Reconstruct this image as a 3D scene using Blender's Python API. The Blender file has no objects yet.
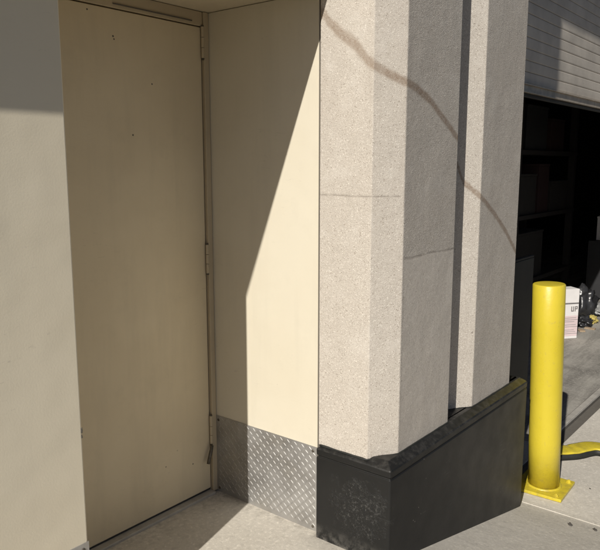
import bpy, bmesh, math, random
from mathutils import Vector, Matrix, noise
random.seed(7)
scene = bpy.context.scene
R = math.radians

# ------------------------------------------------------------------ camera
cam_d = bpy.data.cameras.new('camera'); cam = bpy.data.objects.new('camera', cam_d)
scene.collection.objects.link(cam); scene.camera = cam
F_PX, YAW, PITCH = 679.0, R(38.84), R(9.226)          # focal length in photo pixels (600 px wide)
CAM = Vector((0, 0, 1.5))
FW = Vector((math.cos(YAW)*math.cos(PITCH), math.sin(YAW)*math.cos(PITCH), -math.sin(PITCH)))
RT = Vector((math.sin(YAW), -math.cos(YAW), 0)); UP = RT.cross(FW)
cam.location = CAM
cam.rotation_euler = Matrix((RT, UP, -FW)).transposed().to_euler()
cam_d.sensor_fit = 'HORIZONTAL'; cam_d.sensor_width = 36; cam_d.lens = 36*F_PX/600
cam_d.clip_start = 0.05; cam_d.clip_end = 1000

# ------------------------------------------------------------------ light
SUN = Vector((0.992, 0.264, -0.690)).normalized()     # direction the light travels
w = bpy.data.worlds.new('World'); scene.world = w; w.use_nodes = True
nt = w.node_tree; nt.nodes.clear()
sky = nt.nodes.new('ShaderNodeTexSky'); sky.sky_type = 'NISHITA'; sky.sun_disc = False
sky.sun_elevation = math.asin(-SUN.z); sky.sun_rotation = math.atan2(-SUN.x, -SUN.y)
sky.air_density = 0.55; sky.dust_density = 0.9; sky.ozone_density = 0.3
bg = nt.nodes.new('ShaderNodeBackground'); bg.inputs['Strength'].default_value = 0.05
wo = nt.nodes.new('ShaderNodeOutputWorld')
nt.links.new(sky.outputs[0], bg.inputs['Color']); nt.links.new(bg.outputs[0], wo.inputs['Surface'])
sd = bpy.data.lights.new('sun', 'SUN'); sd.energy = 4.9; sd.angle = R(0.53); sd.color = (1.0, 0.955, 0.88)
so = bpy.data.objects.new('sun', sd); scene.collection.objects.link(so)
so.rotation_euler = SUN.to_track_quat('-Z', 'Y').to_euler(); so.location = (-6, -3, 8)
vs = scene.view_settings
vs.view_transform = 'Standard'; vs.look = 'None'; vs.exposure = -0.12; vs.gamma = 1.0; vs.use_curve_mapping = False

scene.cycles.max_bounces = 8; scene.cycles.diffuse_bounces = 4; scene.cycles.glossy_bounces = 3; scene.cycles.transmission_bounces = 2
# ------------------------------------------------------------------ helpers
def ray(px, py): return FW + RT*((px-300)/F_PX) - UP*((py-275)/F_PX)
def onz(px, py, z): d = ray(px, py); return CAM + d*((z-CAM.z)/d.z)
def onx(px, py, x): d = ray(px, py); return CAM + d*((x-CAM.x)/d.x)
def ony(px, py, y): d = ray(px, py); return CAM + d*((y-CAM.y)/d.y)

def link(o, parent=None):
    scene.collection.objects.link(o)
    if parent: o.parent = parent
    return o
def tag(o, label=None, cat=None, group=None, kind=None):
    if label: o['label'] = label
    if cat: o['category'] = cat
    if group: o['group'] = group
    if kind: o['kind'] = kind
    return o
def empty(name, loc, label, cat, rz=0, group=None):
    o = bpy.data.objects.new(name, None); o.empty_display_size = .1
    o.location = loc; o.rotation_euler = (0, 0, rz)
    link(o); tag(o, label, cat, group); return o
def obj(name, bm, mat, parent=None, smooth=False, bevel=0, seg=2):
    """links the bmesh (world coordinates; made local to the parent) as one mesh object"""
    me = bpy.data.meshes.new(name)
    bmesh.ops.recalc_face_normals(bm, faces=bm.faces)
    if smooth:
        for f in bm.faces: f.smooth = True
    bm.to_mesh(me); bm.free(); me.materials.append(mat)
    o = bpy.data.objects.new(name, me)
    if parent:
        o.parent = parent
        M = Matrix.LocRotScale(parent.location, parent.rotation_euler, parent.scale) if parent.type == 'EMPTY' else PM.get(parent.name, Matrix())
        me.transform(M.inverted()); PM[o.name] = M
    scene.collection.objects.link(o); PM.setdefault(o.name, Matrix())
    if bevel:
        b = o.modifiers.new('bevel', 'BEVEL'); b.width = bevel; b.segments = seg; b.limit_method = 'ANGLE'; b.angle_limit = R(25)
        for f in me.polygons: f.use_smooth = True
        b.harden_normals = True
    return o
PM = {}
def box(bm, x0, x1, y0, y1, z0, z1):
    v = [bm.verts.new((x, y, z)) for z in (z0, z1) for x, y in ((x0, y0), (x1, y0), (x1, y1), (x0, y1))]
    for f in ((3,2,1,0), (4,5,6,7), (0,1,5,4), (1,2,6,5), (2,3,7,6), (3,0,4,7)): bm.faces.new([v[i] for i in f])
    return v
def B(*a):
    bm = bmesh.new(); box(bm, *a); return bm
def loft(bm, rings, cap0=True, cap1=True):
    vr = [[bm.verts.new(p) for p in r] for r in rings]
    n = len(vr[0])
    for a, b in zip(vr, vr[1:]):
        for i in range(n): bm.faces.new((a[i], a[(i+1) % n], b[(i+1) % n], b[i]))
    if cap0: bm.faces.new(vr[0][::-1])
    if cap1: bm.faces.new(vr[-1])
    return vr
def prism(poly, z0, z1, nz=1):
    bm = bmesh.new()
    loft(bm, [[(x, y, z0+(z1-z0)*k/nz) for x, y in poly] for k in range(nz+1)]); return bm
def lathe(bm, prof, c=(0,0,0), n=40, axis=None):
    rings = []
    for r, z in prof:
        ring = [Vector((r*math.cos(2*math.pi*i/n), r*math.sin(2*math.pi*i/n), z)) for i in range(n)]
        if axis is not None: ring = [axis @ p for p in ring]
        rings.append([p+Vector(c) for p in ring])
    loft(bm, rings)
def tube(bm, pts, rad, n=10):
    pts = [Vector(p) for p in pts]; rings = []
    for i, p in enumerate(pts):
        d = (pts[min(i+1, len(pts)-1)] - pts[max(i-1, 0)]).normalized()
        a = d.cross(Vector((0, 1, 0.01))).normalized(); b = d.cross(a)
        r = rad(i) if callable(rad) else rad
        rings.append([p + (a*math.cos(2*math.pi*k/n) + b*math.sin(2*math.pi*k/n))*r for k in range(n)])
    loft(bm, rings)
def inset(poly, d):
    """offset of a convex counter-clockwise polygon towards its inside"""
    n = len(poly); out = []
    for i in range(n):
        p0, p1, p2 = (Vector(poly[j % n]) for j in (i-1, i, i+1))
        e1, e2 = (p1-p0).normalized(), (p2-p1).normalized()
        n1, n2 = Vector((-e1.y, e1.x)), Vector((-e2.y, e2.x))
        m = (n1+n2); m = m/(m.dot(n1)); out.append(tuple(p1+m*d))
    return out

# ------------------------------------------------------------------ materials
def catmull(P, n=6):
    out = []
    for i in range(len(P)-1):
        p0, p1, p2, p3 = P[max(i-1, 0)], P[i], P[i+1], P[min(i+2, len(P)-1)]
        for k in range(n):
            t = k/n; out.append(.5*((2*p1)+(p2-p0)*t+(2*p0-5*p1+4*p2-p3)*t*t+(3*p1-p0-3*p2+p3)*t**3))
    return out+[P[-1]]
class NT:
    def __init__(s, name):
        s.m = bpy.data.materials.new(name); s.m.use_nodes = True; s.t = s.m.node_tree
        s.b = s.t.nodes['Principled BSDF']
        s.co = s.n('ShaderNodeNewGeometry').outputs['Position']
    def n(s, kind, **kw):
        o = s.t.nodes.new(kind)
        for k, v in kw.items(): setattr(o, k, v)
        return o
    def put(s, sock, v):
        if hasattr(v, 'links'): s.t.links.new(v, sock)
        else: sock.default_value = v if not isinstance(v, tuple) or len(v) != 3 or sock.type != 'RGBA' else (*v, 1)
    def noise(s, scale, detail=4, rough=.55, co=None, dist=0):
        o = s.n('ShaderNodeTexNoise'); o.inputs['Scale'].default_value = scale; o.inputs['Detail'].default_value = detail
        o.inputs['Roughness'].default_value = rough; o.inputs['Distortion'].default_value = dist
        s.put(o.inputs['Vector'], co or s.co); return o.outputs['Fac']
    def voro(s, scale, feature='F1', out='Distance', co=None, rnd=1):
        o = s.n('ShaderNodeTexVoronoi', feature=feature); o.inputs['Scale'].default_value = scale
        o.inputs['Randomness'].default_value = rnd
        s.put(o.inputs['Vector'], co or s.co); return o.outputs[out]
    def ramp(s, v, *stops):
        o = s.n('ShaderNodeValToRGB'); e = o.color_ramp.elements
        while len(e) < len(stops): e.new(.5)
        for el, (p, c) in zip(e, stops):
            el.position = p; el.color = (c, c, c, 1) if not isinstance(c, tuple) else (*c, 1)
        s.put(o.inputs[0], v); return o.outputs[0]
    def mix(s, f, a, b, mode='MIX'):
        o = s.n('ShaderNodeMix', data_type='RGBA', blend_type=mode)
        s.put(o.inputs['Factor'], f); s.put(o.inputs[6], a); s.put(o.inputs[7], b); return o.outputs[2]
    def math(s, op, a, b=0.0, c=None):
        o = s.n('ShaderNodeMath', operation=op); s.put(o.inputs[0], a); s.put(o.inputs[1], b)
        if c is not None: s.put(o.inputs[2], c)
        return o.outputs[0]
    def xyz(s):
        o = s.n('ShaderNodeSeparateXYZ'); s.put(o.inputs[0], s.co); return o.outputs
    def scaled(s, x, y, z):
        o = s.n('ShaderNodeVectorMath', operation='MULTIPLY'); s.put(o.inputs[0], s.co); o.inputs[1].default_value = (x, y, z); return o.outputs[0]
    def bump(s, h, strength=.3, dist=.01, prev=None):
        o = s.n('ShaderNodeBump'); o.inputs['Strength'].default_value = strength; o.inputs['Distance'].default_value = dist
        s.put(o.inputs['Height'], h)
        if prev: s.put(o.inputs['Normal'], prev)
        return o.outputs[0]
    def end(s, col, rough=.6, metal=0, nrm=None, spec=.5, coat=0):
        s.put(s.b.inputs['Base Color'], col); s.put(s.b.inputs['Roughness'], rough); s.put(s.b.inputs['Metallic'], metal)
        s.b.inputs['Specular IOR Level'].default_value = spec
        if coat: s.b.inputs['Coat Weight'].default_value = coat; s.b.inputs['Coat Roughness'].default_value = .2
        if nrm: s.put(s.b.inputs['Normal'], nrm)
        return s.m

def paint_mat(name, base, worn, dirt=.25, rough=.55, spots=True, wave=.12, grain=300):
    s = NT(name)
    c = s.mix(s.ramp(s.noise(2.2, 5), (.35, 0), (.7, 1)), base, worn)
    drip = s.noise(9, 4, .6, co=s.scaled(1, 1, .12))
    c = s.mix(s.math('MULTIPLY', s.ramp(drip, (.52, 0), (.75, 1)), dirt), c, tuple(v*.72 for v in base), 'MIX')
    if spots:      # small chips and knocks in the paint
        sp = s.ramp(s.voro(7.5), (.0, 1), (.035, 1), (.05, 0))
        keep = s.ramp(s.noise(3.1, 2), (.56, 0), (.6, 1))
        c = s.mix(s.math('MULTIPLY', s.math('MULTIPLY', sp, keep), .75), c, tuple(v*.3 for v in base))
    scr = s.ramp(s.noise(70, 3, .6, co=s.scaled(.25, .25, 1.6), dist=1.2), (.66, 0), (.70, 1)); sk = s.ramp(s.noise(2.4, 3), (.5, 0), (.62, 1))
    c = s.mix(s.math('MULTIPLY', s.math('MULTIPLY', scr, sk), .35), c, tuple(v*.62 for v in base))
    hand = s.ramp(s.noise(6, 6, .7), (.55, 0), (.75, 1)); c = s.mix(s.math('MULTIPLY', hand, dirt*.6), c, tuple(v*.68 for v in base))
    n = s.bump(s.noise(grain, 3), .12, .002)
    n = s.bump(s.noise(3.2, 2), wave, .03, n)
    r = s.ramp(s.noise(14, 4), (.3, rough-.08), (.7, rough+.1))
    return s.end(c, r, nrm=n, spec=.4)
M = {}
M['cream'] = paint_mat('cream wall paint', (.70, .645, .52), (.675, .615, .485), .2, .5, False, .14)
M['tan'] = paint_mat('tan door paint', (.69, .59, .415), (.63, .53, .365), .4, .45, True, .22)
M['frame'] = paint_mat('tan frame paint', (.54, .45, .31), (.46, .38, .26), .5, .5, True, .1)
M['greige'] = paint_mat('greyish beige wall paint', (.86, .775, .60), (.82, .73, .555), .16, .6, True, .2, 180)

BAND_PTS = [onx(*p, 2.055) for p in ((324, 13), (329, 22), (337, 30), (346, 38), (354, 43), (361, 51), (368, 61), (374, 65))]
BAND_PTS += [onx(389, 74, 2.105), ony(404, 80, 1.252), ony(415, 87, 1.252), ony(430, 100, 1.252), ony(444, 119, 1.252), ony(459, 140, 1.252)]
BAND_PTS += [ony(466, 183, 1.284), ony(480, 196, 1.253), ony(488, 205, 1.252), ony(496, 216, 1.252), ony(505, 230, 1.252), ony(513, 246, 1.252), ony(519, 258, 1.252)]
def px_u(p): return (1.56-p.y)+(p.x-2.055)
def aggregate():
    s = NT('sand-blasted aggregate concrete')
    x, y, z = s.xyz()
    big = s.noise(1.7, 4); cells = s.voro(330, out='Color'); sep = s.n('ShaderNodeSeparateColor'); s.put(sep.inputs[0], cells)
    grain = s.math('ADD', s.math('MULTIPLY', sep.outputs[0], .6), s.math('MULTIPLY', s.noise(340, 2), .5))
    c = s.mix(s.ramp(grain, (.2, 0), (.95, 1)), (.46, .415, .36), (.64, .59, .52))
    c = s.mix(s.ramp(sep.outputs[1], (.962, 0), (.975, 1)), c, (.30, .255, .21))
    c = s.mix(s.ramp(sep.outputs[2], (.955, 0), (.97, 1)), c, (.76, .71, .63))
    c = s.mix(s.math('MULTIPLY', s.ramp(big, (.35, 0), (.7, 1)), .3), c, (.50, .44, .375))
    wash = s.ramp(s.noise(5, 6, .65, co=s.scaled(1, 1, .25)), (.5, 0), (.72, 1)); c = s.mix(s.math('MULTIPLY', wash, .22), c, (.38, .335, .285))
    pale = s.ramp(s.noise(8, 5, .7), (.52, 0), (.7, 1)); c = s.mix(s.math('MULTIPLY', pale, .3), c, (.70, .655, .59))
    holes = s.ramp(s.voro(11), (.0, 1), (.04, 1), (.07, 0)); keep = s.ramp(s.noise(4.3, 2), (.6, 0), (.64, 1))
    hole = s.math('MULTIPLY', holes, keep)
    c = s.mix(s.math('MULTIPLY', hole, .6), c, (.2, .16, .13))
    # hairline pour joints: one on the end face, a lower one on the front face
    def line(zc, amp, width):
        zz = s.math('ADD', z, s.math('MULTIPLY', s.math('SUBTRACT', s.noise(6, 3), .5), amp))
        return s.ramp(s.math('ABSOLUTE', s.math('SUBTRACT', zz, zc)), (0, 1), (width, 1), (width*2, 0))
    onA = s.math('LESS_THAN', x, 2.145)
    onC = s.math('MULTIPLY', s.math('GREATER_THAN', x, 2.17), s.math('LESS_THAN', x, 2.62))
    joint = s.math('ADD', s.math('MULTIPLY', line(1.387, .012, .0022), onA), s.math('MULTIPLY', line(1.158, .016, .0026), onC))
    brk = s.ramp(s.noise(16, 3), (.36, .25), (.52, 1)); joint = s.math('MULTIPLY', joint, brk)
    c = s.mix(s.math('MULTIPLY', joint, .5), c, (.17, .135, .11))
    # irregular brown band running down across both panels (u = distance along the faces)
    u = s.math('ADD', s.math('SUBTRACT', 1.56, y), s.math('SUBTRACT', x, 2.055))
    stops = [(px_u(p), p.z) for p in BAND_PTS]
    cr = s.n('ShaderNodeValToRGB'); e = cr.color_ramp.elements
    while len(e) < len(stops): e.new(.5)
    for el, (uu, zz) in zip(e, stops):
        el.position = uu/1.6; k = (zz-1)/1.2; el.color = (k, k, k, 1)
    s.put(cr.inputs[0], s.math('DIVIDE', s.math('ADD', u, s.math('MULTIPLY', s.math('SUBTRACT', s.noise(24, 3), .5), .02)), 1.6))
    zc = s.math('ADD', s.math('MULTIPLY', cr.outputs[0], 1.2), 1.0)
    dz = s.math('ABSOLUTE', s.math('SUBTRACT', z, zc))
    wob = s.math('MULTIPLY', dz, s.math('ADD', .45, s.math('MULTIPLY', s.noise(30, 6, .75), 1.15)))
    wide = s.ramp(u, (.0, .022), (.14, .027), (.27, .019), (.45, .018), (.85, .0165), (1, .0165))
    band_edge = s.n('ShaderNodeMapRange', interpolation_type='SMOOTHSTEP'); s.put(band_edge.inputs['Value'], s.math('DIVIDE', wob, wide))
    band_edge.inputs['From Min'].default_value = .45; band_edge.inputs['From Max'].default_value = 1.35; band_edge.inputs['To Min'].default_value = 1; band_edge.inputs['To Max'].default_value = 0
    inside = s.math('MULTIPLY', s.math('LESS_THAN', u, 1.51), s.math('GREATER_THAN', u, stops[0][0]-.02))
    band_mask = s.math('MULTIPLY', s.math('MULTIPLY', band_edge.outputs[0], inside), s.ramp(u, (.0, .66), (.25, .68), (.45, .80), (1, .72)))
    rag_ = s.ramp(s.noise(60, 6, .75), (.34, .55), (.6, 1))
    c = s.mix(s.math('MULTIPLY', band_mask, rag_), c, (.235, .16, .105))
    # the front face is rubbed smoother under its joint
    smooth = s.math('MULTIPLY', onC, s.math('LESS_THAN', z, 1.158))
    c = s.mix(s.math('MULTIPLY', smooth, .22), c, (.70, .64, .56))
    h = s.math('SUBTRACT', s.voro(330), s.math('MULTIPLY', hole, 2.0))
    h = s.math('ADD', h, s.math('MULTIPLY', s.noise(95, 3), .8)); h = s.math('SUBTRACT', h, s.math('MULTIPLY', joint, 1.2))
    bs = s.n('ShaderNodeBump'); s.put(bs.inputs['Strength'], s.math('SUBTRACT', .30, s.math('MULTIPLY', smooth, .15)))
    bs.inputs['Distance'].default_value = .0038; s.put(bs.inputs['Height'], h)
    n = s.bump(s.noise(7, 3), .22, .02, bs.outputs[0])
    return s.end(c, .88, nrm=n, spec=.25)
M['stone'] = aggregate()

def black_paint():
    s = NT('black plinth paint'); x, y, z = s.xyz()
    front = s.math('LESS_THAN', x, 2.07)
    scuff = s.ramp(s.noise(85, 6, .75), (.53, 0), (.64, 1))
    dy_ = s.math('DIVIDE', s.math('SUBTRACT', y, 1.36), .13); dz_ = s.math('DIVIDE', s.math('SUBTRACT', z, .19), .13)
    blob = s.math('ADD', s.math('ADD', s.math('MULTIPLY', dy_, dy_), s.math('MULTIPLY', dz_, dz_)), s.math('MULTIPLY', s.math('SUBTRACT', s.noise(11, 6, .75), .5), 5.5))
    patch = s.math('MULTIPLY', s.ramp(blob, (.25, 1), (.95, 0)), front)      # worn, pitted patch on the end face
    lines = s.ramp(s.noise(46, 3, .5, co=s.scaled(.2, .2, 2.2), dist=.8), (.655, 0), (.69, 1)); lk = s.ramp(s.noise(3.7, 3), (.5, 0), (.6, 1))
    c = s.mix(s.ramp(s.noise(3, 4), (.3, 0), (.7, 1)), (.0125, .0125, .0122), (.018, .0178, .017))
    c = s.mix(s.math('MULTIPLY', s.math('MULTIPLY', scuff, patch), .42), c, (.15, .147, .138))
    c = s.mix(s.math('MULTIPLY', s.math('MULTIPLY', lines, lk), .22), c, (.13, .128, .12))
    dust = s.math('MULTIPLY', s.math('MULTIPLY', s.ramp(z, (0.0, 1), (.07, .0)), front), s.ramp(s.noise(32, 6, .7), (.4, 0), (.62, 1)))
    c = s.mix(s.math('MULTIPLY', dust, .4), c, (.24, .225, .20))
    spk = s.math('MULTIPLY', s.ramp(s.voro(38), (.0, 1), (.07, 1), (.10, 0)), s.ramp(s.noise(7, 2), (.6, 0), (.64, 1))); c = s.mix(s.math('MULTIPLY', spk, .6), c, (.3, .28, .25))
    ledge = s.math('GREATER_THAN', z, .378)
    c = s.mix(s.math('MULTIPLY', s.math('MULTIPLY', ledge, .22), s.ramp(s.noise(30, 6, .7), (.45, 0), (.7, 1))), c, (.17, .16, .145))
    n = s.bump(s.math('MULTIPLY', s.math('ADD', patch, .1), s.noise(75, 5, .7)), .5, .009); n = s.bump(s.noise(3.5, 2), .12, .02, n)
    return s.end(c, s.ramp(s.noise(9, 4), (.3, .36), (.7, .48)), nrm=n, spec=.3)
M['black'] = black_paint()

def concrete(name, a, b, dark, streak=0.0, groove=False):
    s = NT(name); x, y, z = s.xyz()
    c = s.mix(s.ramp(s.noise(2.6, 6, .6), (.3, 0), (.72, 1)), a, b)
    c = s.mix(s.math('MULTIPLY', s.ramp(s.noise(.9, 5, .65, dist=.6), (.5, 0), (.72, 1)), .35+streak), c, dark)
    if streak:
        st = s.ramp(s.noise(3.4, 6, .7, co=s.scaled(.32, 2.2, 1), dist=.5), (.42, 0), (.62, 1))
        c = s.mix(s.math('MULTIPLY', st, streak), c, tuple(v*.55 for v in dark))
    sp = s.ramp(s.noise(260, 2), (.3, 0), (.75, 1)); c = s.mix(s.math('MULTIPLY', sp, .28), c, tuple(v*.62 for v in a))
    fine = s.noise(60, 4, .7); c = s.mix(s.math('MULTIPLY', s.ramp(fine, (.52, 0), (.68, 1)), .55), c, tuple(min(1, v*1.28) for v in b)); c = s.mix(s.math('MULTIPLY', s.ramp(s.noise(38, 5, .7, dist=.4), (.50, 0), (.66, 1)), .4), c, tuple(v*.68 for v in a))
    pit = s.ramp(s.voro(46), (.0, 1), (.09, 1), (.14, 0)); pk = s.ramp(s.noise(9, 2), (.58, 0), (.64, 1)); pit = s.math('MULTIPLY', pit, pk)
    c = s.mix(s.math('MULTIPLY', pit, .45), c, tuple(v*.45 for v in dark))
    if groove:
        gr = s.ramp(s.noise(19, 6, .72), (.42, 0), (.66, 1)); near = s.math('MULTIPLY', s.math('LESS_THAN', x, 2.07), s.ramp(s.math('MULTIPLY', s.math('SUBTRACT', 2.08, x), 1.0), (.0, 1), (.10, .0)))
        c = s.mix(s.math('MULTIPLY', s.math('MULTIPLY', gr, near), .6), c, tuple(v*.6 for v in dark))
        nd = s.ramp(s.math('SUBTRACT', 2.173, y), (.0, 1), (.16, 0)); c = s.mix(s.math('MULTIPLY', s.math('MULTIPLY', gr, nd), .6), c, tuple(v*.6 for v in dark))
    if groove:     # dark brown tone in the sunk strip at the sill of the loading bay and grime trodden against the walls
        g = s.math('MULTIPLY', s.math('LESS_THAN', z, -.338), s.math('GREATER_THAN', y, 1.2))
        c = s.mix(s.math('MULTIPLY', g, .85), c, (.055, .048, .04))
    n = s.bump(s.math('SUBTRACT', s.noise(150, 4, .7), s.math('MULTIPLY', pit, .8)), .35, .003)
    n = s.bump(s.noise(7, 4), .2, .02, n)
    return s.end(c, .85, nrm=n, spec=.3)
M['ground'] = concrete('broom-finished concrete', (.56, .52, .45), (.65, .605, .53), (.37, .335, .285), 0, True)
M['floor'] = concrete('oil-stained concrete', (.34, .32, .285), (.41, .385, .34), (.15, .138, .12), .55)

M['asphalt'] = concrete('added dark asphalt', (.05, .05, .048), (.075, .073, .07), (.03, .03, .03))  # unseen surface, dark so that less sunlight bounces onto the walls

def metal_mat():
    s = NT('aluminium tread plate')
    c = s.mix(s.ramp(s.noise(11, 5), (.35, 0), (.7, 1)), (.40, .39, .375), (.50, .49, .47))
    c = s.mix(s.math('MULTIPLY', s.ramp(s.noise(5, 6, .7), (.5, 0), (.7, 1)), .4), c, (.33, .30, .25))
    n = s.bump(s.noise(420, 2), .15, .001)
    return s.end(c, s.ramp(s.noise(30, 4), (.3, .42), (.7, .55)), s.ramp(s.noise(6, 4), (.35, .8), (.7, .5)), n)
M['plate'] = metal_mat()

def yellow():
    s = NT('yellow safety enamel'); x, y, z = s.xyz()
    c = s.mix(s.ramp(s.noise(4, 4), (.3, 0), (.7, 1)), (.61, .485, .035), (.665, .535, .045))
    c = s.mix(s.math('MULTIPLY', s.ramp(s.noise(34, 6, .72), (.58, 0), (.70, 1)), .5), c, (.46, .36, .10)); c = s.mix(s.math('MULTIPLY', s.ramp(s.noise(150, 3, .6, co=s.scaled(1, 1, .3)), (.70, 0), (.74, 1)), .6), c, (.16, .13, .07))
    run = s.ramp(s.noise(20, 4, .6, co=s.scaled(1, 1, .06)), (.55, 0), (.72, 1)); c = s.mix(s.math('MULTIPLY', run, .25), c, (.66, .47, .04))
    grime = s.math('MULTIPLY', s.ramp(s.math('ADD', z, .33), (.0, 1), (.16, 0)), s.ramp(s.noise(28, 5, .7), (.45, 0), (.68, 1))); c = s.mix(s.math('MULTIPLY', grime, .5), c, (.27, .21, .06))
    n = s.bump(s.noise(26, 3), .18, .006); n = s.bump(s.noise(18, 3, co=s.scaled(1, 1, .1)), .12, .006, n)
    return s.end(c, s.ramp(s.noise(12, 4), (.3, .24), (.7, .42)), nrm=n, spec=.5)
M['yellow'] = yellow()
def simple(name, col, rough=.6, metal=0, var=.25, scale=12, bump=.15, spec=.5):
    s = NT(name); c = s.mix(s.ramp(s.noise(scale, 5), (.3, 0), (.7, 1)), tuple(v*(1-var) for v in col), col)
    return s.end(c, rough, metal, s.bump(s.noise(scale*8, 3), bump, .004), spec)
M['shutter'] = simple('galvanised shutter', (.60, .545, .47), .6, .05, .25, 5)
M['bar'] = simple('shutter bottom bar', (.52, .45, .36), .5, .35, .35, 22)
M['seal'] = simple('rubber seal', (.03, .03, .03), .7)
M['rubber'] = simple('black rubber', (.022, .023, .02), .62, 0, .3, 20)
M['sealant'] = simple('grey sealant', (.13, .115, .095), .8)
M['hinge'] = simple('painted hinge', (.50, .43, .31), .45, .1, .35, 40)
M['steel'] = simple('dull steel', (.16, .14, .11), .55, .6, .4, 60)
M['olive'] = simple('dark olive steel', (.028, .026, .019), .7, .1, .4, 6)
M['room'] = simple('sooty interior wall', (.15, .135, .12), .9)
M['angle'] = simple('worn sill edge', (.50, .47, .42), .7, .1, .35, 14)
M['fascia'] = paint_mat('fascia paint', (.66, .58, .43), (.6, .52, .38), .2, .6, False)
M['card'] = simple('white printed carton', (.78, .75, .73), .6, 0, .08, 9, .05)
M['pink'] = simple('pale pink print', (.72, .58, .58), .6, 0, .1, 9, .05)
M['ink'] = simple('dark grey print', (.20, .185, .18), .6)
M['bag'] = simple('black plastic sheet', (.03, .03, .032), .28, 0, .3, 12, .3)
M['film'] = simple('grey plastic film', (.33, .33, .32), .35, 0, .4, 14, .3)
M['rag'] = simple('mustard cloth', (.52, .42, .12), .9, 0, .35, 20, .4)
M['pebble'] = simple('dark gravel', (.09, .08, .07), .85)
M['scrap'] = simple('torn cardboard', (.40, .30, .20), .85, 0, .3, 20)
M['rack'] = simple('dull rack steel', (.018, .014, .011), .8, 0)  # rack and goods: dimness of the bay put into their colours
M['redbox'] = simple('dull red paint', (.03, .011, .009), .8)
M['dimcard'] = simple('shade-darkened cardboard', (.024, .02, .016), .9)  # cardboard colour darkened to imitate the unlit bay
M['dimgrey'] = simple('shade-darkened grey plastic', (.018, .018, .019), .8)  # plastic colour darkened in the same way for the unlit bay
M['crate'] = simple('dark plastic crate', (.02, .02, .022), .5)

# ------------------------------------------------------------------ ground
GZ = -.33
def ground_z(x, y):
    def soft(u): return .5*(u+math.sqrt(u*u+.0025))
    z = -.2456*(soft(x-2.11)-soft(x-3.464))+.0006       # landing, short ramp, apron
    z = max(z, GZ)
    if 3.47 < x and 1.322 < y < 1.408: z -= .03         # sunk strip at the sill
    if 3.472 < x < 3.479 and y < 1.322: z -= .009       # contraction joint
    return z
xs = [-120, -60, -30, -15, -8, -4, -2, 0, 1, 1.6] + [2.0+.05*i for i in range(30)] + [3.47, 3.4721, 3.4789, 3.481, 3.52, 3.6, 3.8, 4.2, 5, 6, 8, 12, 20, 40, 80, 150]
xs = sorted(set(round(v, 4) for v in xs))
ys = [-150, -80, -40, -20, -10, -6, -4, -3, -2, -1, -.5, 0, .4, .8, 1.0, 1.15, 1.25, 1.32, 1.3225, 1.4075, 1.41, 1.55, 1.7, 1.9, 2.2, 3, 5, 10, 20, 40, 80, 150]
bm = bmesh.new()
g = [[bm.verts.new((x, y, ground_z(x, y))) for y in ys] for x in xs]
for i in range(len(xs)-1):
    for j in range(len(ys)-1): bm.faces.new((g[i][j], g[i+1][j], g[i+1][j+1], g[i][j+1]))
ground = obj('ground', bm, M['ground'], smooth=False); tag(ground, kind='structure')
bm = bmesh.new()      # unseen asphalt added to cut ground bounce, its sheet just above the concrete
yy = [-150, -80, -40, -20, -10, -6, -4, -3, -2, -1.2, -.6, -.35]
g = [[bm.verts.new((x, y, ground_z(x, y)+.005)) for y in yy] for x in xs]
for i in range(len(xs)-1):
    for j in range(len(yy)-1): bm.faces.new((g[i][j], g[i+1][j], g[i+1][j+1], g[i][j+1]))
g = [[bm.verts.new((x, y, ground_z(x, y)+.005)) for y in (-.35, 0, .5, 1.2, 1.69)] for x in (-120, -60, -30, -15, -8, -4, -2, 0, .45)]  # added left of the landing to keep bounce off the front wall
for i in range(8):
    for j in range(4): bm.faces.new((g[i][j], g[i+1][j], g[i+1][j+1], g[i][j+1]))
tag(obj('added_asphalt_yard', bm, M['asphalt']), kind='structure')
floor = obj('warehouse_floor', B(4.32, 22, 1.458, 14, GZ-.2, GZ+.004), M['floor']); tag(floor, kind='structure')
obj('sill_edge', B(4.32, 22, 1.410, 1.456, GZ-.05, GZ+.006), M['angle'], floor, bevel=.004)

# ------------------------------------------------------------------ walls of the doorway
XS, YD, ZC, YL, XL, ZP = 2.076, 2.173, 2.127, 1.701, 1.084, .369

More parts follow.
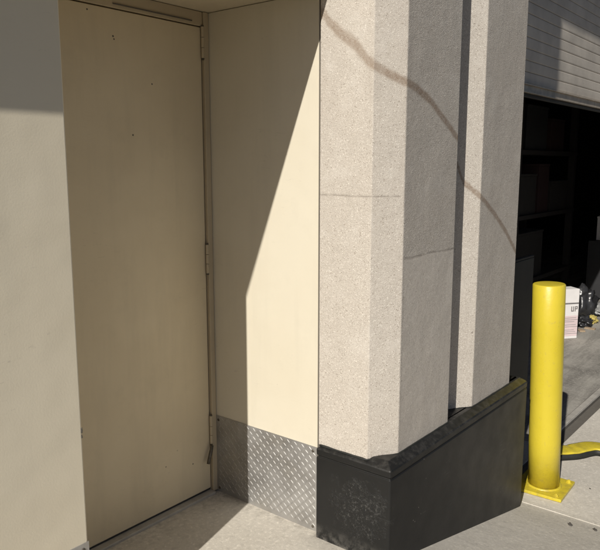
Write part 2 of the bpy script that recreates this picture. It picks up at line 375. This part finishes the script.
def tread_plate(parent, origin, du, dv, dn, wid, hgt, name='kick_plate', cols=True):
    """plate with raised lozenges; du along, dv up, dn out of the wall"""
    o, du, dv, dn = map(Vector, (origin, du, dv, dn)); bm = bmesh.new()
    t = .003
    for a, b in (((0, 0), 0),):
        c = [o + du*u + dv*v + dn*k for k in (0, t) for u, v in ((0, 0), (wid, 0), (wid, hgt), (0, hgt))]
        v = [bm.verts.new(p) for p in c]
        for f in ((3,2,1,0), (4,5,6,7), (0,1,5,4), (1,2,6,5), (2,3,7,6), (3,0,4,7)): bm.faces.new([v[i] for i in f])
    pl = obj(name, bm, M['plate'], parent)
    bm = bmesh.new(); sp = .0195; nu, nv = int(wid/sp), int(hgt/sp)
    for i in range(nu+1):
        for j in range(nv+1):
            cu, cv = (i+.35)*sp, (j+.4)*sp
            a = (R(50) if (i+j) % 2 else R(-40))+random.gauss(0, .03); cu += random.gauss(0, .0003)
            e, f = Vector((math.cos(a), math.sin(a))), Vector((-math.sin(a), math.cos(a)))
            L, W, H = .0118, .0034, .0017
            out = [(-L, 0, 0), (-L*.45, -W, 0), (L*.45, -W, 0), (L, 0, 0), (L*.45, W, 0), (-L*.45, W, 0), (-L*.55, 0, H), (L*.55, 0, H)]
            pts = []
            ok = True
            for p, q, h in out:
                uu, vv = cu+e.x*p+f.x*q, cv+e.y*p+f.y*q
                if not (.001 < uu < wid-.001 and .001 < vv < hgt-.001): ok = False
                pts.append(o + du*uu + dv*vv + dn*(t-.0002+h))
            if not ok: continue
            v = [bm.verts.new(p) for p in pts]
            for q in ((0, 1, 6), (1, 2, 7, 6), (2, 3, 7), (3, 4, 7), (4, 5, 6, 7), (5, 0, 6)): bm.faces.new([v[k] for k in q])
    for uu in (.02, wid-.02):
        for vv in (.02, hgt-.02):
            bm2 = bmesh.new(); q = o+du*uu+dv*vv+dn*t; rot = dn.to_track_quat('Z', 'Y').to_matrix()
            lathe(bm2, [(.0065, 0), (.0060, .0018), (.003, .0032)], q, 14, rot); obj('screw', bm2, M['steel'], pl)
    lg = obj('raised_lozenges', bm, M['plate'], pl); lg['kind'] = 'stuff'
    return pl

wl = empty('front_wall', (-2, YL, 0), 'greyish beige painted wall left of the recessed door, shaded along its top', 'wall')
obj('wall_face', B(-7, XL, YL, 2.6, -.3, ZC-.003), M['greige'], wl, bevel=.006)
tread_plate(wl, (XL-.75, YL, .002), (1, 0, 0), (0, 0, 1), (0, -1, 0), .7505, ZP-.002)
for px, py, sz in ((80.5, 431, .006), (81.2, 437, .004)):
    q = ony(px, py, YL); bm = bmesh.new(); bmesh.ops.create_icosphere(bm, subdivisions=2, radius=sz)
    for v in bm.verts: v.co = Vector((v.co.x*.5, v.co.y*.3, v.co.z*1.5))*(1+.5*noise.noise(v.co*300)) + Vector((XL-.001, YL+.001, q.z))
    obj('paint_chip', bm, M['sealant'], wl)
wa = empty('alcove_wall', (XS, 1.9, 0), 'sunlit cream side wall of the door recess next to the stone pillar', 'wall')
obj('wall_face', B(XS, 2.5, 1.5815, 2.62, -.4, ZC-.002), M['cream'], wa, bevel=.002)
tread_plate(wa, (XS, 2.168, -.004), (0, -1, 0), (0, 0, 1), (-1, 0, 0), 2.168-1.581, ZP+.002)
bm = B(XS+.004, 2.4, 1.5615, 1.581, -.2, ZC-.01)
obj('sealant_bead', bm, M['sealant'], wa)
wo_ = empty('door_overhang', (0, 1.6, ZC), 'beige soffit and fascia over the recessed door', 'overhang')
bm = B(-7, 2.052, 1.513, 2.62, ZC, ZC+.12); box(bm, 2.0521, 2.45, 1.589, 2.62, ZC, ZC+.12)
obj('soffit', bm, M['fascia'], wo_)
obj('fascia', B(-7, 2.052, 1.516, 2.60, ZC+.122, 5.2), M['fascia'], wo_)

# ------------------------------------------------------------------ entry door
dr = empty('entry_door', ((XL+XS)/2, YD, 0), 'closed tan steel door deep in the shaded recess', 'door')
leaf = obj('leaf', B(1.10, 2.040, YD, YD+.05, .022, 2.064), M['tan'], dr, bevel=.003)
obj('wall_behind', B(1.0, 2.074, YD+.052, YD+.2, -.2, ZC-.004), M['seal'], dr)
obj('jamb', B(2.046, 2.073, YD-.012, YD+.05, 0.004, 2.125), M['frame'], dr, bevel=.002)
obj('jamb', B(1.02, 1.096, YD-.004, YD+.05, 0.004, 2.125), M['frame'], dr, bevel=.002)
hd = obj('head', B(1.098, 2.044, YD-.006, YD+.05, 2.068, 2.125), M['frame'], dr, bevel=.002)
bm = bmesh.new(); box(bm, 1.15, 1.52, YD-.010, YD-.0055, 2.0815, 2.0845); box(bm, 1.60, 1.985, YD-.010, YD-.0055, 2.080, 2.084)
obj('weather_strip', bm, M['sealant'], hd)
obj('threshold', B(1.09, 2.044, YD-.03, YD+.05, -.02, .012), M['angle'], dr, bevel=.004)
obj('door_sweep', B(1.104, 2.036, YD+.004, YD+.012, .0125, .0215), M['seal'], dr)
for z0, z1 in ((1.94, 2.065), (1.03, 1.155), (.24, .372)):
    bm = bmesh.new(); lathe(bm, [(.007, z0), (.007, z0+.04)], (2.040, YD-.010, 0), 14); lathe(bm, [(.007, z0+.042), (.007, z0+.082)], (2.040, YD-.010, 0), 14)
    lathe(bm, [(.007, z0+.084), (.007, z1)], (2.040, YD-.010, 0), 14)
    h = obj('hinge', bm, M['frame'], dr)
    bm = bmesh.new(); lathe(bm, [(.004, z0-.008), (.006, z0-.006), (.006, z0-.001)], (2.040, YD-.010, 0), 12); lathe(bm, [(.0065, z1+.001), (.0065, z1+.005), (.004, z1+.007)], (2.040, YD-.010, 0), 12)
    obj('hinge_pin', bm, M['steel'], h)
bm = bmesh.new(); a, b = Vector((2.034, YD-.022, .236)), Vector((2.002, YD-.026, .158))
tube(bm, [a, a.lerp(b, .3), a.lerp(b, .8), b], lambda i: (.006, .008, .008, .007)[i], 8)
obj('door_holder', bm, M['steel'], dr, smooth=True)
for px, py in ((113, 36), (114, 39), (133, 135), (87, 9), (166, 467), (193, 464), (152, 84)):    # screw holes and knocks seen in the leaf
    p = ony(px, py, YD)
    bm = bmesh.new(); lathe(bm, [(.0028+.002*random.random(), 0), (.0015, .0010)], p, 8, Matrix.Rotation(R(90), 3, 'X')); obj('dent', bm, M['sealant'], leaf)

# ------------------------------------------------------------------ pillar
pl = empty('stone_pillar', (2.65, 1.25, 0), 'chamfered aggregate concrete pillar on a black plinth', 'pillar')
TOP = 6.0
obj('stone_panel', prism([(2.055, 1.56), (2.055, 1.328), (2.156, 1.252), (2.570, 1.252), (2.684, 1.334), (2.684, 1.56)], .392, TOP), M['stone'], pl, bevel=.004)
obj('stone_panel', prism([(2.694, 1.56), (2.694, 1.334), (2.810, 1.252), (3.250, 1.252), (3.250, 1.56)], .392, TOP), M['stone'], pl, bevel=.004)
bm = bmesh.new(); tube(bm, [(2.689, 1.341, .42+.1*k) for k in range(50)], .009, 6); obj('joint_filler', bm, M['sealant'], pl, smooth=True)
obj('core', B(2.52, 3.235, 1.563, 1.90, -.4, TOP), M['room'], pl)
def outline(d):      # plan of the plinth drawn in by d, its near corner slightly rounded
    r = max(.009-d, .0012); q = inset([(2.040, 1.5585), (2.040, 1.213), (3.397, 1.213), (3.415, 1.228), (3.415, 1.5585)], d)
    cx_, cy_ = q[1][0]+r, q[1][1]+r
    return [q[0]]+[(cx_-r*math.cos(R(a)), cy_-r*math.sin(R(a))) for a in (0, 22, 45, 68, 90)]+q[2:]
prof = [(0, -.6), (0, .346), (.005, .349), (.005, .3535), (.0005, .3565), (0, .379), (.003, .384), (.009, .3875), (.034, .404), (.06, .406)]
bm = bmesh.new(); loft(bm, [[(x, y, z) for x, y in outline(d)] for d, z in prof])
obj('plinth', bm, M['black'], pl, bevel=.0025)
bm = bmesh.new()     # bead of black mastic round the foot of the stone
path = [(2.053, 1.55), (2.053, 1.328), (2.155, 1.250), (2.570, 1.250), (2.62, 1.283), (2.689, 1.332), (2.758, 1.287), (2.810, 1.250), (3.252, 1.250), (3.254, 1.5)]
pp = []
for (x0, y0), (x1, y1) in zip(path, path[1:]):
    n = max(2, int(math.hypot(x1-x0, y1-y0)/.02))
    pp += [(x0+(x1-x0)*k/n, y0+(y1-y0)*k/n, .393 if x0 < 2.06 and x1 < 2.06 else (.393+.011*k/n if x0 < 2.06 else .404)) for k in range(n)]
tube(bm, pp, lambda i: .0042+.002*noise.noise((i*.35, 0, 0)), 7); obj('mastic_bead', bm, M['rubber'], pl, smooth=True)

# ------------------------------------------------------------------ loading bay
YR, ZR = 1.864, 1.985
ru = empty('roll_up_door', (6, YR, ZR), 'half-raised grey slatted shutter above the dark loading bay', 'shutter')
X0, X1, SL = 3.24, 8.6, .078
bm = bmesh.new()
sec = [(0, 0), (-.0035, .002), (-.0050, .008), (-.0054, .038), (-.0050, .068), (-.0035, .0745), (0, .0765), (.004, .0765), (.004, 0)]
loft(bm, [[(x, YR+dy, ZR+z) for dy, z in sec] for x in (X0, X1)])
s0 = obj('slat', bm, M['shutter'], ru); s0.location.z = .085
for k in range(1, 30):
    o = s0.copy(); scene.collection.objects.link(o); o.parent = ru; o.location = (0, 0, .085+k*SL)
bb = obj('bottom_bar', B(X0, X1, YR-.022, YR+.022, ZR+.018, ZR+.083), M['bar'], ru, bevel=.003)
bm = bmesh.new(); box(bm, X0, X1, YR-.045, YR-.022, ZR+.012, ZR+.018); box(bm, X0, X1, YR-.036, YR-.0225, ZR+.068, ZR+.075)
obj('angle_flange', bm, M['bar'], bb)
obj('astragal', B(X0, X1, YR-.014, YR+.014, ZR-.012, ZR+.0175), M['seal'], bb, bevel=.006)
for xa, xb in ((3.236, 3.30), (8.56, 8.64)):
    obj('guide_track', B(xa, xb, YR+.05, YR+.12, GZ, 4.4), M['olive'], ru)
ln = empty('bay_lintel', (6, 1.4, 4.18), 'concrete lintel spanning above the loading bay shutter', 'lintel')
obj('beam', B(3.252, 24, 1.25, 1.80, 4.18, 6), M['stone'], ln)
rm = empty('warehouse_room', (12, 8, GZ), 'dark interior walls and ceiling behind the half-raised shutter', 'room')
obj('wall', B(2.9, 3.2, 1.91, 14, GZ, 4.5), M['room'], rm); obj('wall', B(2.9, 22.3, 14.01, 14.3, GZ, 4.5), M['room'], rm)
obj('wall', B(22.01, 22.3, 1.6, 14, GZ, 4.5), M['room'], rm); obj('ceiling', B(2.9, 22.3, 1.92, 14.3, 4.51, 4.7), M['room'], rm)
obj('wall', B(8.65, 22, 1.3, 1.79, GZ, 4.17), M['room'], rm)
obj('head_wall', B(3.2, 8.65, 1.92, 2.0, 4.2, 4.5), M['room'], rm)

# low steel guard standing in the pillar's shade
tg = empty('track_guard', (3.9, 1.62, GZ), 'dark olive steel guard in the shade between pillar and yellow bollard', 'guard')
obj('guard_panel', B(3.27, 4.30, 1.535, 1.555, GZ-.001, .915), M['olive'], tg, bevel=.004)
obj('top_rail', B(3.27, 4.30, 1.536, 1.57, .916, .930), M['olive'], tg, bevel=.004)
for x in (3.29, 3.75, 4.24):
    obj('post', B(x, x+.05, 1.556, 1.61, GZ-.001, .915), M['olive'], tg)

# storage rack inside, with goods on it
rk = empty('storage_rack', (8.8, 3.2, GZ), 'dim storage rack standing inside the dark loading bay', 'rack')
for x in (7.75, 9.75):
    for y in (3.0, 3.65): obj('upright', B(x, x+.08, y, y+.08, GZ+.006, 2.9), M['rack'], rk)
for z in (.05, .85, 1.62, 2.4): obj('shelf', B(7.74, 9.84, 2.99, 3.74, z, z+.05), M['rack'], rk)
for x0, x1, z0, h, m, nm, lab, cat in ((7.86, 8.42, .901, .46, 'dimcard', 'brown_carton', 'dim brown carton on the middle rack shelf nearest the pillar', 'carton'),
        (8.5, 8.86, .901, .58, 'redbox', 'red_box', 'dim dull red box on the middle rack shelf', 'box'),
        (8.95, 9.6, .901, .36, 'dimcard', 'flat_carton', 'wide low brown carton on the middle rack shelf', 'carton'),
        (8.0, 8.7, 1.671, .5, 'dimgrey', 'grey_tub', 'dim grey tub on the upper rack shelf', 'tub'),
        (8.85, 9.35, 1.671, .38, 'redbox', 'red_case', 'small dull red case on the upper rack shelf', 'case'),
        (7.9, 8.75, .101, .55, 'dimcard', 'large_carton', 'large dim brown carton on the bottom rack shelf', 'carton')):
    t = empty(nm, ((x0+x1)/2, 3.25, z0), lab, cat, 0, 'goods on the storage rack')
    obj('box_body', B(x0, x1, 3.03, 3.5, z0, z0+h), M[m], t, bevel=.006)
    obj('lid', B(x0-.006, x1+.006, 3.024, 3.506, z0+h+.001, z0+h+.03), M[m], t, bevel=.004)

# ------------------------------------------------------------------ bollard
bo_c = Vector((3.728, 1.205, GZ))
bo = empty('bollard', bo_c, 'yellow steel bollard with bolted square base plate', 'bollard')
bm = bmesh.new(); vv = box(bm, -.138, .138, -.138, .138, .002, .020)
bmesh.ops.rotate(bm, verts=bm.verts, matrix=Matrix.Rotation(R(2), 3, 'Z'), cent=(0, 0, 0)); bmesh.ops.translate(bm, verts=bm.verts, vec=bo_c)
bpt = obj('base_plate', bm, M['yellow'], bo, bevel=.004)
for sx in (-1, 1):
    for sy in (-1, 1):
        bm = bmesh.new(); lathe(bm, [(.017, .019), (.017, .022)], n=16); lathe(bm, [(.0125, .022), (.0125, .030), (.010, .032)], n=6); lathe(bm, [(.006, .031), (.006, .035), (.004, .0365)], n=10)
        bmesh.ops.translate(bm, verts=bm.verts, vec=bo_c+Vector((sx*.108, sy*.108, 0)))
        obj('bolt', bm, M['yellow'], bpt)
lean = Matrix.Rotation(R(-1.5), 3, 'Y') @ Matrix.Rotation(R(-1.2), 3, 'X')
RB, HB = .086, 1.190
bm = bmesh.new(); lathe(bm, [(RB, .018), (RB, HB*.25), (RB, HB*.5), (RB, HB*.75), (RB, HB-.006), (RB-.004, HB-.001), (RB-.010, HB)], bo_c, 64, lean)
obj('pipe', bm, M['yellow'], bo, smooth=True, bevel=.0)
bm = bmesh.new(); lathe(bm, [(RB-.0105, HB-.01), (RB-.0105, HB-.004), (RB-.03, HB-.003), (.02, HB-.002)], bo_c, 48, lean)
obj('cap', bm, M['yellow'], bo, smooth=True)
bm = bmesh.new(); n = 64; rings = []
for k in range(9):
    a = 2*math.pi*k/9
    rings.append([bo_c + Vector(((RB+.004+.0085*math.cos(a)+.0025*noise.noise((i*.9, a, 3)))*math.cos(2*math.pi*i/n), (RB+.004+.0085*math.cos(a)+.0025*noise.noise((i*.9, a, 3)))*math.sin(2*math.pi*i/n), .021+.0085*math.sin(a))) for i in range(n)])
loft(bm, rings, False, False); obj('weld_bead', bm, M['yellow'], bo, smooth=True)

# ------------------------------------------------------------------ low yellow-topped rubber hump lying on the apron, bent towards the camera
path = [onz(px, py, GZ) for px, py in ((555, 461.5), (562, 461), (569, 460.6), (577, 460), (585, 458.6), (591, 457), (597, 456.2), (604, 458), (613, 463), (624, 470))]
cr = empty('rubber_hump', (path[3].x, path[3].y, GZ), 'low black rubber hump with bright yellow top, right of the bollard foot', 'hump')
def hump(name, sec, mat, wav, seed, bv):
    bm = bmesh.new(); rings = []; P = catmull(path, 5)
    for k, p in enumerate(P):
        d = (P[min(k+1, len(P)-1)]-P[max(k-1, 0)]).normalized(); nrm = Vector((-d.y, d.x, 0))
        sway = wav*noise.noise((k*.33, seed, 0)); h = .92+.06*noise.noise((k*.21, 7.7, 0))
        rings.append([p+nrm*(y*(1 if y < .02 else 1+sway*3)+sway*.3)+Vector((0, 0, z*h+(wav*.25*noise.noise((k*.6, y*30, seed)) if z > .05 else 0))) for y, z in sec])
    loft(bm, rings); return obj(name, bm, mat, cr, bevel=bv, smooth=True)
hump('rubber_body', [(0, .001), (.150, .001), (.146, .034), (.130, .040), (.014, .040), (.004, .035)], M['rubber'], 0, 1, 0)
hump('yellow_top', [(.006, .0405), (.134, .0405), (.132, .0470), (.116, .0510), (.022, .0510), (.008, .0470)], M['yellow'], .003, 3, 0)

# ------------------------------------------------------------------ goods and litter inside the bay
FZ = GZ+.0045
cp = onz(573, 338.5, FZ)
ca = empty('carton', cp, 'white upright carton with dark symbols on the floor behind the bollard', 'carton', R(-38))
cM = Matrix.LocRotScale(ca.location, ca.rotation_euler, None)
def cbox(name, a, mat, parent, bv=0):
    bm = B(*a); bmesh.ops.transform(bm, matrix=cM, verts=bm.verts); return obj(name, bm, mat, parent, bevel=bv)
cbd = cbox('carton_body', (-.27, .045, 0, .16, .001, .535), M['card'], ca, .004)
cbox('printed_panel', (-.24, .040, -.0015, -.0004, .03, .25), M['pink'], cbd)
cbox('dark_band', (-.255, .043, -.0015, -.0004, .375, .39), M['ink'], cbd)
for k_, z in enumerate((.055, .075, .095, .13, .15, .185, .205, .225)): cbox('text_line', (-.22, .04-.02*(k_ % 3), -.0030, -.0018, z, z+.004), M['film'], cbd)
def glyph(pts, x, z, h):   # block letters U and P in strokes
    for (a, b, c_, e) in pts: cbox('lettering', (x+a*h, x+b*h, -.0015, -.0004, z+c_*h, z+e*h), M['ink'], cbd)
glyph([(0, .18, 0, 1), (.42, .6, 0, 1), (.181, .419, 0, .18)], -.045, .295, .055)
glyph([(0, .18, 0, 1), (.181, .6, .82, 1), (.181, .6, .42, .6), (.42, .6, .601, .819)], -.002, .295, .055)

def lump(name, loc, size, mat, label, cat, seed, crease=.35, freq=2.2, sub=4, rz=0):
    bm = bmesh.new(); bmesh.ops.create_icosphere(bm, subdivisions=sub, radius=1)
    for v in bm.verts:
        p = v.co.copy(); q = p*freq + Vector((seed*3.1, seed*1.7, seed))
        k = 1 + crease*(noise.noise(q) + .7*abs(noise.noise(q*2.3)) - .35*abs(noise.noise(q*5.1)))
        v.co = p*k
        v.co = Vector((v.co.x*size[0], v.co.y*size[1], max(v.co.z, -.75)*size[2]))
    zmin = min(v.co.z for v in bm.verts)
    for v in bm.verts: v.co = Matrix.Rotation(rz, 3, 'Z') @ v.co; v.co += Vector((loc[0], loc[1], loc[2]-zmin+.001))
    o = obj(name, bm, mat, smooth=True)
    me = o.data; me.transform(Matrix.Translation(-Vector(loc))); o.location = loc
    tag(o, label, cat); return o
lump('plastic_bag', onz(583, 316, FZ), (.16, .13, .20), M['bag'], 'crumpled black plastic bag rising behind the white carton', 'bag', 4, .5, 1.9)
lump('plastic_wrap', onz(597, 314, FZ), (.22, .15, .07), M['film'], 'crumpled grey plastic wrap on the bay floor beside the black bag', 'plastic wrap', 9, .6, 2.6)
lump('cloth', onz(591, 323, FZ), (.075, .06, .05), M['rag'], 'small mustard yellow cloth on the floor among the litter', 'cloth', 2, .5, 2.2)
lump('rubbish_heap', onz(582, 326, FZ), (.11, .09, .06), M['bag'], 'low dark heap of litter between white carton and mustard cloth', 'litter', 6, .6, 3)
for i, (px, py, sx, lab) in enumerate(((581, 331, .05, 'small torn brown cardboard scrap close to the white carton'), (590, 329, .055, 'small torn brown cardboard scrap in front of the mustard cloth'))):
    p = onz(px, py, FZ); bm = B(-sx, sx, -.03, .03, .001, .012)
    for v in bm.verts: v.co.z += .006*random.random() if v.co.z > .005 else 0
    o = obj('cardboard_scrap', bm, M['scrap']); o.location = p; o.rotation_euler.z = .6+i; tag(o, lab, 'scrap', 'cardboard scraps on the bay floor')
pc = onz(603, 296, FZ)
ck = empty('plastic_crate', pc, 'dark plastic crate at the photo edge under a white box', 'crate', R(8))
kM = Matrix.LocRotScale(ck.location, ck.rotation_euler, None)
for a in ((-.28, .28, -.2, .2, .001, .03), (-.28, .28, -.2, -.18, .031, .78), (-.28, .28, .18, .2, .031, .78), (-.28, -.26, -.179, .179, .031, .78), (.26, .28, -.179, .179, .031, .78), (-.279, .279, -.199, .199, .781, .80)):
    bm = B(*a); bmesh.ops.transform(bm, matrix=kM, verts=bm.verts); obj('crate_side' if a[5] < .79 and a[4] > .01 else ('crate_lid' if a[4] > .5 else 'crate_bottom'), bm, M['crate'], ck)
wb = empty('white_box', pc+Vector((0, 0, .801)), 'small white box standing on the dark crate at the photo edge', 'box', R(8))
kM = Matrix.LocRotScale(wb.location, wb.rotation_euler, None)
bm = B(-.17, .17, -.16, .12, .001, .30); bmesh.ops.transform(bm, matrix=kM, verts=bm.verts); obj('box_body', bm, M['card'], wb, bevel=.004)
bm = B(-.175, .175, -.165, .125, .301, .325); bmesh.ops.transform(bm, matrix=kM, verts=bm.verts); obj('lid', bm, M['card'], wb, bevel=.004)

# ------------------------------------------------------------------ pebbles on the apron
for px, py, s, lab in ((570, 527, .011, 'dark pebble on the apron in front of the bollard plate'), (595, 531.5, .010, 'dark pebble near the lower right corner of the apron'), (590, 489, .005, 'tiny dark pebble right of the bollard base plate')):
    p = onz(px, py, GZ); p.z = ground_z(p.x, p.y); 
    p = onz(px, py, p.z)
    lump('pebble', (p.x, p.y, ground_z(p.x, p.y)), (s*1.25, s*.75, s*.45), M['pebble'], lab, 'pebble', px, .7, 1.7, 3, .7)
